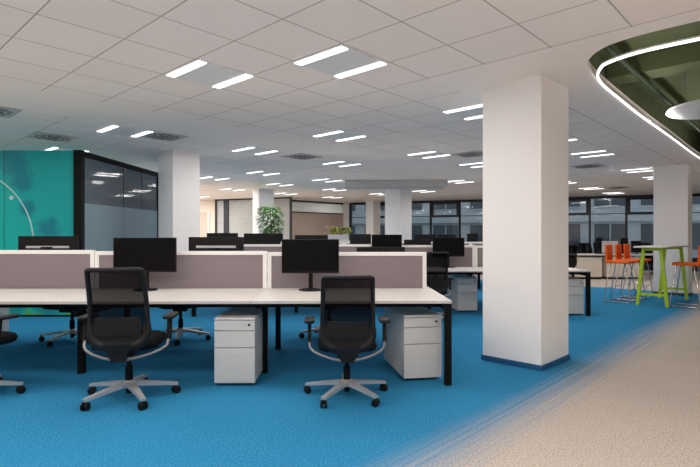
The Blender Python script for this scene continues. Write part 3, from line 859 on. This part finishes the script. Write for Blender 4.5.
C0 = place(CP, (-3.06, 4.05, 0), d(-16), 'black office chair cut off by the left edge of the photo')
for k_ in kids(C0):
    if k_.name.startswith(('star_base', 'caster')): k_.rotation_euler = (0, 0, d(18))
place(CP, (-3.45, 6.26, 0), d(172), 'office chair on the far side of the front desk, left, before the teal mural')
place(CP, (-2.13, 6.34, 0), d(195), 'office chair on the far side of the front desk, between left chair and white pedestal')
place(CP, (-0.27, 6.5, 0), d(178), 'office chair on the far side of the front desk, behind the right office chair')
place(CP, (1.21, 7.72, 0), d(6), 'black mesh office chair at the second desk, beside its white pedestal')
FARCH = [(-1.7, 7.75, 5, 'office chair at the left part of the second desk, behind the front divider'),
         ]

# ------------------------------------------------------------------ pedestals
def pedestal_proto():
    t = thing('drawer_pedestal', '', 'drawer pedestal', group='white drawer pedestals')
    w, dp, h = 0.35, 0.76, 0.59
    bm = B(); bx(bm, -w / 2, w / 2, 0.022, dp, 0.026, h - 0.022, 0.002); obj('body', bm, M['cabinet'], t)
    bm = B(); bx(bm, -w / 2 - 0.001, w / 2 + 0.001, -0.002, dp, h - 0.02, h, 0.006); obj('top', bm, M['cabinet'], t)
    zs = [(0.482, 0.566), (0.334, 0.476), (0.026, 0.328)]
    for i, (z0, z1) in enumerate(zs):
        bm = B(); bx(bm, -w / 2, w / 2, 0.0, 0.02, z0, z1, 0.002); o = obj('drawer', bm, M['cabinet'], t)
        if i == 0:
            bm = B(); lathe(bm, [(0.010, 0), (0.010, 0.006)], 12, (w / 2 - 0.05, -0.001, 0.53), Matrix.Rotation(PI / 2, 4, 'X')); obj('lock', bm, M['black_metal'], o)
    for sx in (-1, 1):
        for yy in (0.06, dp - 0.06):
            bm = B(); lathe(bm, [(0.016, -0.012), (0.016, 0.012)], 12, (sx * (w / 2 - 0.045), yy, 0.0165), Matrix.Rotation(PI / 2, 4, 'Y')); obj('caster', bm, M['black_plastic'], t, 35)
    return t
PP = pedestal_proto()
place(PP, (-1.0, 4.365, 0), d(0.5), 'white three-drawer pedestal under the middle of the front desk')
place(PP, (0.655, 4.525, 0), d(9.5), 'white three-drawer pedestal under the right end of the front desk')
place(PP, (2.01, 8.62, 0), d(7), 'white pedestal under the second desk, left of the big pillar')
place(PP, (3.66, 8.26, 0), d(0), 'white pedestal under the second desk, right of the big pillar')
place(PP, (-4.48, 6.36, 0), d(180), 'grey-white pedestal at far left under the front desk')

# ------------------------------------------------------------------ far right desks by the windows
fd = thing('bench_desk', 'white desk by the right windows behind the orange stools', 'desk', (6.6, 15.1, 0), 0, 'long white bench desks')
for a, b in ((0.06, 0.98), (1.0, 3.6)):
    bm = B(); bx(bm, a, b, 0, 0.9, 0.715, 0.745, 0.003); obj('tabletop', bm, M['desk'], fd)
for xx in (0.12, 3.5):
    for yy in (0.1, 0.8):
        bm = B(); bx(bm, xx - 0.03, xx + 0.03, yy - 0.03, yy + 0.03, 0, 0.715); obj('leg', bm, M['black_metal'], fd)
def cab(x0, x1, Y, zt, label):
    t = thing('storage_cabinet', label, 'cabinet', ((x0 + x1) / 2, Y, 0), 0, 'cream storage cabinets')
    w = x1 - x0
    bm = B(); bx(bm, -w / 2, w / 2, 0.02, 0.45, 0.06, zt, 0.003); obj('body', bm, M['cream'], t)
    bm = B(); bx(bm, -w / 2 + 0.005, w / 2 - 0.005, 0, 0.02, 0.07, zt - 0.01, 0.002); obj('front_panel', bm, M['cream'], t)
    bm = B(); bx(bm, -w / 2, w / 2, 0.03, 0.44, 0, 0.06); obj('plinth', bm, M['black_metal'], t)
cab(px(577.5, 15.15), px(602, 15.15), 15.15, 0.66, 'cream storage cabinet under the far right desk, left of the orange stools')
cab(px(607, 15.15), px(640, 15.15), 15.15, 0.66, 'cream storage cabinet under the far right desk, behind the orange stools')
def mon_far(p0, p1, yt, Y, label, white=False):
    m = mon_px(p0, p1, yt, 0, Y, label, -1, h=0.36)
    m.location.z = 0.746
    if white:
        for c in kids(m):
            if c.name.startswith(('housing', 'neck', 'base')):
                c.data = c.data.copy(); c.data.materials[0] = M['strip']
    return m
mon_far(602, 618, 241.2, 15.5, 'pale grey monitor on the far right desk, just behind the orange stool backs', True)
mon_far(596, 602, 237.6, 15.7, 'narrow-looking black monitor on the far right desk, left of the pale one')
mon_far(620.5, 628, 238.2, 15.8, 'black monitor on the far right desk, just right of the pale one')
mon_far(631, 641, 241.0, 15.5, 'black monitor on the far right desk, left of the right pillar')
for (p, Y, rz, l) in ((579, 16.6, 150, 'dark office chair by the far right windows, leftmost one'),
                      (593, 17.2, 200, 'dark office chair by the far right windows, second from left'),
                      (603, 17.9, 175, 'dark office chair by the far right windows, behind the pale monitor'),
                      (625, 17.2, 185, 'dark office chair by the far right windows, behind the third orange stool'),
                      (652, 16.8, 190, 'dark office chair by the far right windows, against the right pillar'),
                      (564, 14.2, 20, 'dark office chair at the left end of the far right desk')):
    place(CP, (px(p, Y), Y, 0), d(rz), l)
for (X, Y, rz, l) in ((2.45, 15.4, 180, 'dark office chair on the far side of the third desk, right of the middle pillar'),
                      (3.6, 15.5, 170, 'dark office chair on the far side of the third desk, beside the big pillar'),
                      (-1.0, 14.55, 190, 'dark office chair on the far side of the third desk, near the potted tree'),
                      (-0.35, 10.75, 185, 'dark office chair on the far side of the second desk, left of centre')):
    place(CP, (X, Y, 0), d(rz), l)

# ------------------------------------------------------------------ high table and bar stools
tb = thing('high_table', 'high white-topped bar table on lime green A-shaped legs beside the right pillar', 'table', UV(0, 0) + (0,), 0)
TR = d(45)
def U45(u, v):
    return ((u - v) * math.sqrt(.5), (u + v) * math.sqrt(.5))
tu0, tu1, tv0, tv1 = 10.44, 12.37, 2.36, 2.90
cxy = U45((tu0 + tu1) / 2, (tv0 + tv1) / 2)
tb.location = (cxy[0] - 0.03, cxy[1], 0); tb.rotation_euler = (0, 0, TR)
hl, hw_ = (tu1 - tu0) / 2, (tv1 - tv0) / 2
bm = B(); bx(bm, -hl, hl, -hw_, hw_, 1.08, 1.11, 0.004); obj('tabletop', bm, M['desk'], tb)
for ux in (-hl + 0.17, hl - 0.25):
    for s in (-1, 1):
        bm = B(); bar(bm, (ux, s * 0.14, 1.08), (ux, s * 0.245, 0.0), 0.055, 0.055, up=(1, 0, 0)); obj('leg', bm, M['lime'], tb)
    bm = B(); bx(bm, ux - 0.02, ux + 0.02, -0.225, 0.225, 0.19, 0.235); obj('crossbar', bm, M['lime'], tb)
    bm = B(); bx(bm, ux - 0.025, ux + 0.025, -0.16, 0.16, 1.03, 1.08); obj('top_bar', bm, M['lime'], tb)
bm = B(); bx(bm, -hl + 0.17, hl - 0.25, -0.02, 0.02, 1.035, 1.075); obj('rail', bm, M['lime'], tb)

def stool_proto():
    """faces +x; seat centre over origin"""
    t = thing('bar_stool', '', 'bar stool', group='orange bar stools')
    # one upholstered shell profile (x, z) swept across y with ribs
    prof = [(0.22, 0.735), (0.215, 0.765), (0.15, 0.775)]
    bm = B()
    for k in range(7):
        x0 = 0.20 - k * 0.058
        slab(bm, rrect(0.062, 0.40, 0.02, 3, x0 - 0.03, 0), 0.735, 0.785, 0.012)
    obj('seat', bm, M['orange'], t, 45)
    bm = B()
    for k in range(7):
        z = 0.79 + k * 0.046; xo = -0.195 - k * 0.002
        box(bm, (xo, 0, z), (0.045, 0.335 - 0.003 * k, 0.05), bevel=0.018, seg=3)
    obj('backrest', bm, M['orange'], t, 45)
    for s in (-1, 1):
        bm = B()
        tube(bm, [(0.13, s * 0.13, 0.735), (0.14, s * 0.15, 0.70), (0.235, s * 0.205, 0.03), (0.225, s * 0.207, 0.011), (-0.225, s * 0.207, 0.011), (-0.235, s * 0.205, 0.03), (-0.13, s * 0.15, 0.70), (-0.12, s * 0.13, 0.735)], 0.0095, 8)
        obj('sled_leg', bm, M['chrome'], t, 50)
    bm = B(); tube(bm, [(0.205, -0.19, 0.25), (0.205, 0.19, 0.25)], 0.0095, 8); tube(bm, [(-0.205, -0.19, 0.25), (-0.205, 0.19, 0.25)], 0.0095, 8)
    obj('footrest', bm, M['chrome'], t, 50)
    return t
SP = stool_proto()
for i, (u, v, rz, l) in enumerate(((10.85, 3.28, -45, 'orange bar stool left of the high table, nearest the camera'),
                                   (11.44, 3.28, -45, 'orange bar stool left of the high table, middle of the three'),
                                   (12.0, 3.28, -45, 'orange bar stool left of the high table, farthest of the three'),
                                   (10.97, 2.17, 135, 'orange bar stool on the right side of the high table, at the photo edge'))):
    x, y = U45(u, v); place(SP, (x, y, 0), d(rz), l, s=1.035)

# ------------------------------------------------------------------ plants
def leaf(bm, p, dirv, L, wd, droop=0.3):
    dirv = Vector(dirv).normalized(); side = dirv.cross(Vector((0, 0, 1)))
    if side.length < 0.05: side = Vector((1, 0, 0))
    side.normalize(); p = Vector(p)
    L3 = []
    for k, w in ((0, 0.08), (0.3, 0.8), (0.6, 1.0), (0.85, 0.55), (1.0, 0.02)):
        c = p + dirv * (L * k) + Vector((0, 0, -droop * L * k * k))
        L3.append((bm.verts.new(c - side * wd * w / 2 + Vector((0, 0, 0.12 * wd * w))), bm.verts.new(c), bm.verts.new(c + side * wd * w / 2 + Vector((0, 0, 0.12 * wd * w)))))
    for a, b in zip(L3, L3[1:]):
        bm.faces.new((a[0], a[1], b[1], b[0])); bm.faces.new((a[1], a[2], b[2], b[1]))
tr = thing('potted_tree', 'green leafy potted tree in front of the far white pillar', 'plant', (px(271, 15.5), 15.5, 0))
bm = B(); lathe(bm, [(0.17, 0), (0.21, 0.02), (0.26, 0.5), (0.23, 0.5), (0.22, 0.46)], 24); obj('pot', bm, M['pot'], tr, 40)
bm = B(); tube(bm, [(0, 0, 0.45), (0.02, 0, 0.9), (-0.01, 0.02, 1.3), (0, 0, 1.75)], [0.035, 0.03, 0.026, 0.015], 8)
for k in range(7):
    a = k * 2.4; tube(bm, [(0, 0, 1.2 + 0.07 * k), (0.13 * math.cos(a), 0.13 * math.sin(a), 1.4 + 0.08 * k), (0.26 * math.cos(a), 0.26 * math.sin(a), 1.5 + 0.08 * k)], [0.012, 0.009, 0.005], 5)
obj('trunk', bm, M['trunk'], tr, 40)
bm = B()
for k in range(560):
    a = random.uniform(0, 2 * PI); q = random.random(); zz = 1.25 + 0.95 * q
    rr = 0.36 * math.sqrt(random.random()) * math.sin(PI * (0.15 + 0.62 * q)) + 0.02
    x0 = -0.05 * q
    leaf(bm, (x0 + rr * math.cos(a), rr * math.sin(a), zz), (math.cos(a), math.sin(a), random.uniform(-0.3, 0.5)), random.uniform(0.10, 0.17), random.uniform(0.05, 0.08), 0.5)
obj('foliage', bm, M['leaf'], tr)

cb = thing('storage_cabinet', 'pale cabinet carrying a flower planter, in front of the beige panels', 'cabinet', (px(340, 17.5), 17.5, 0), 0)
bm = B(); bx(bm, -0.42, 0.42, -0.2, 0.2, 0.05, 1.15, 0.004); obj('body', bm, M['cabinet'], cb)
bm = B(); bx(bm, -0.40, 0.40, -0.18, 0.18, 0, 0.05); obj('plinth', bm, M['black_metal'], cb)
for s in (-1, 1):
    bm = B(); bx(bm, s * 0.21 - 0.205, s * 0.21 + 0.205, -0.22, -0.2, 0.06, 1.14, 0.002); dr = obj('door', bm, M['cabinet'], cb)
    bm = B(); bx(bm, s * 0.04 - 0.006, s * 0.04 + 0.006, -0.235, -0.22, 0.55, 0.7); obj('handle', bm, M['silver'], dr)
pl = thing('flower_planter', 'pale planter box of yellow and green plants on the far cabinet', 'planter', (px(339, 17.5), 17.5, 1.15))
bm = B(); bx(bm, -0.38, 0.30, -0.14, 0.14, 0, 0.20, 0.004); obj('box', bm, M['strip'], pl)
for mm, nm, n in ((M['leaf_yellow'], 'yellow_foliage', 120), (M['leaf_dark'], 'green_foliage', 130)):
    bm = B()
    for k in range(n):
        a = random.uniform(0, 2 * PI); x0 = random.uniform(-0.30, 0.42)
        leaf(bm, (x0, random.uniform(-0.12, 0.12), 0.19 + random.uniform(0, 0.2)), (math.cos(a) * 0.6, math.sin(a) * 0.6, random.uniform(0.2, 1.2)), random.uniform(0.1, 0.18), random.uniform(0.03, 0.055), 0.3)
    obj(nm, bm, mm, pl)
bm = B()
for k in range(26):
    a = random.uniform(0, 2 * PI)
    leaf(bm, (random.uniform(-0.48, -0.12), random.uniform(-0.06, 0.06), 0.44 + random.uniform(0, 0.05)), (math.cos(a), math.sin(a), 0.3), 0.07, 0.05, 0.2)
for k in range(4): tube(bm, [(-0.3 + 0.05 * k, 0, 0.18), (-0.4 + 0.08 * k, 0, 0.46)], 0.004, 5)
obj('pink_flowers', bm, M['pink'], pl)
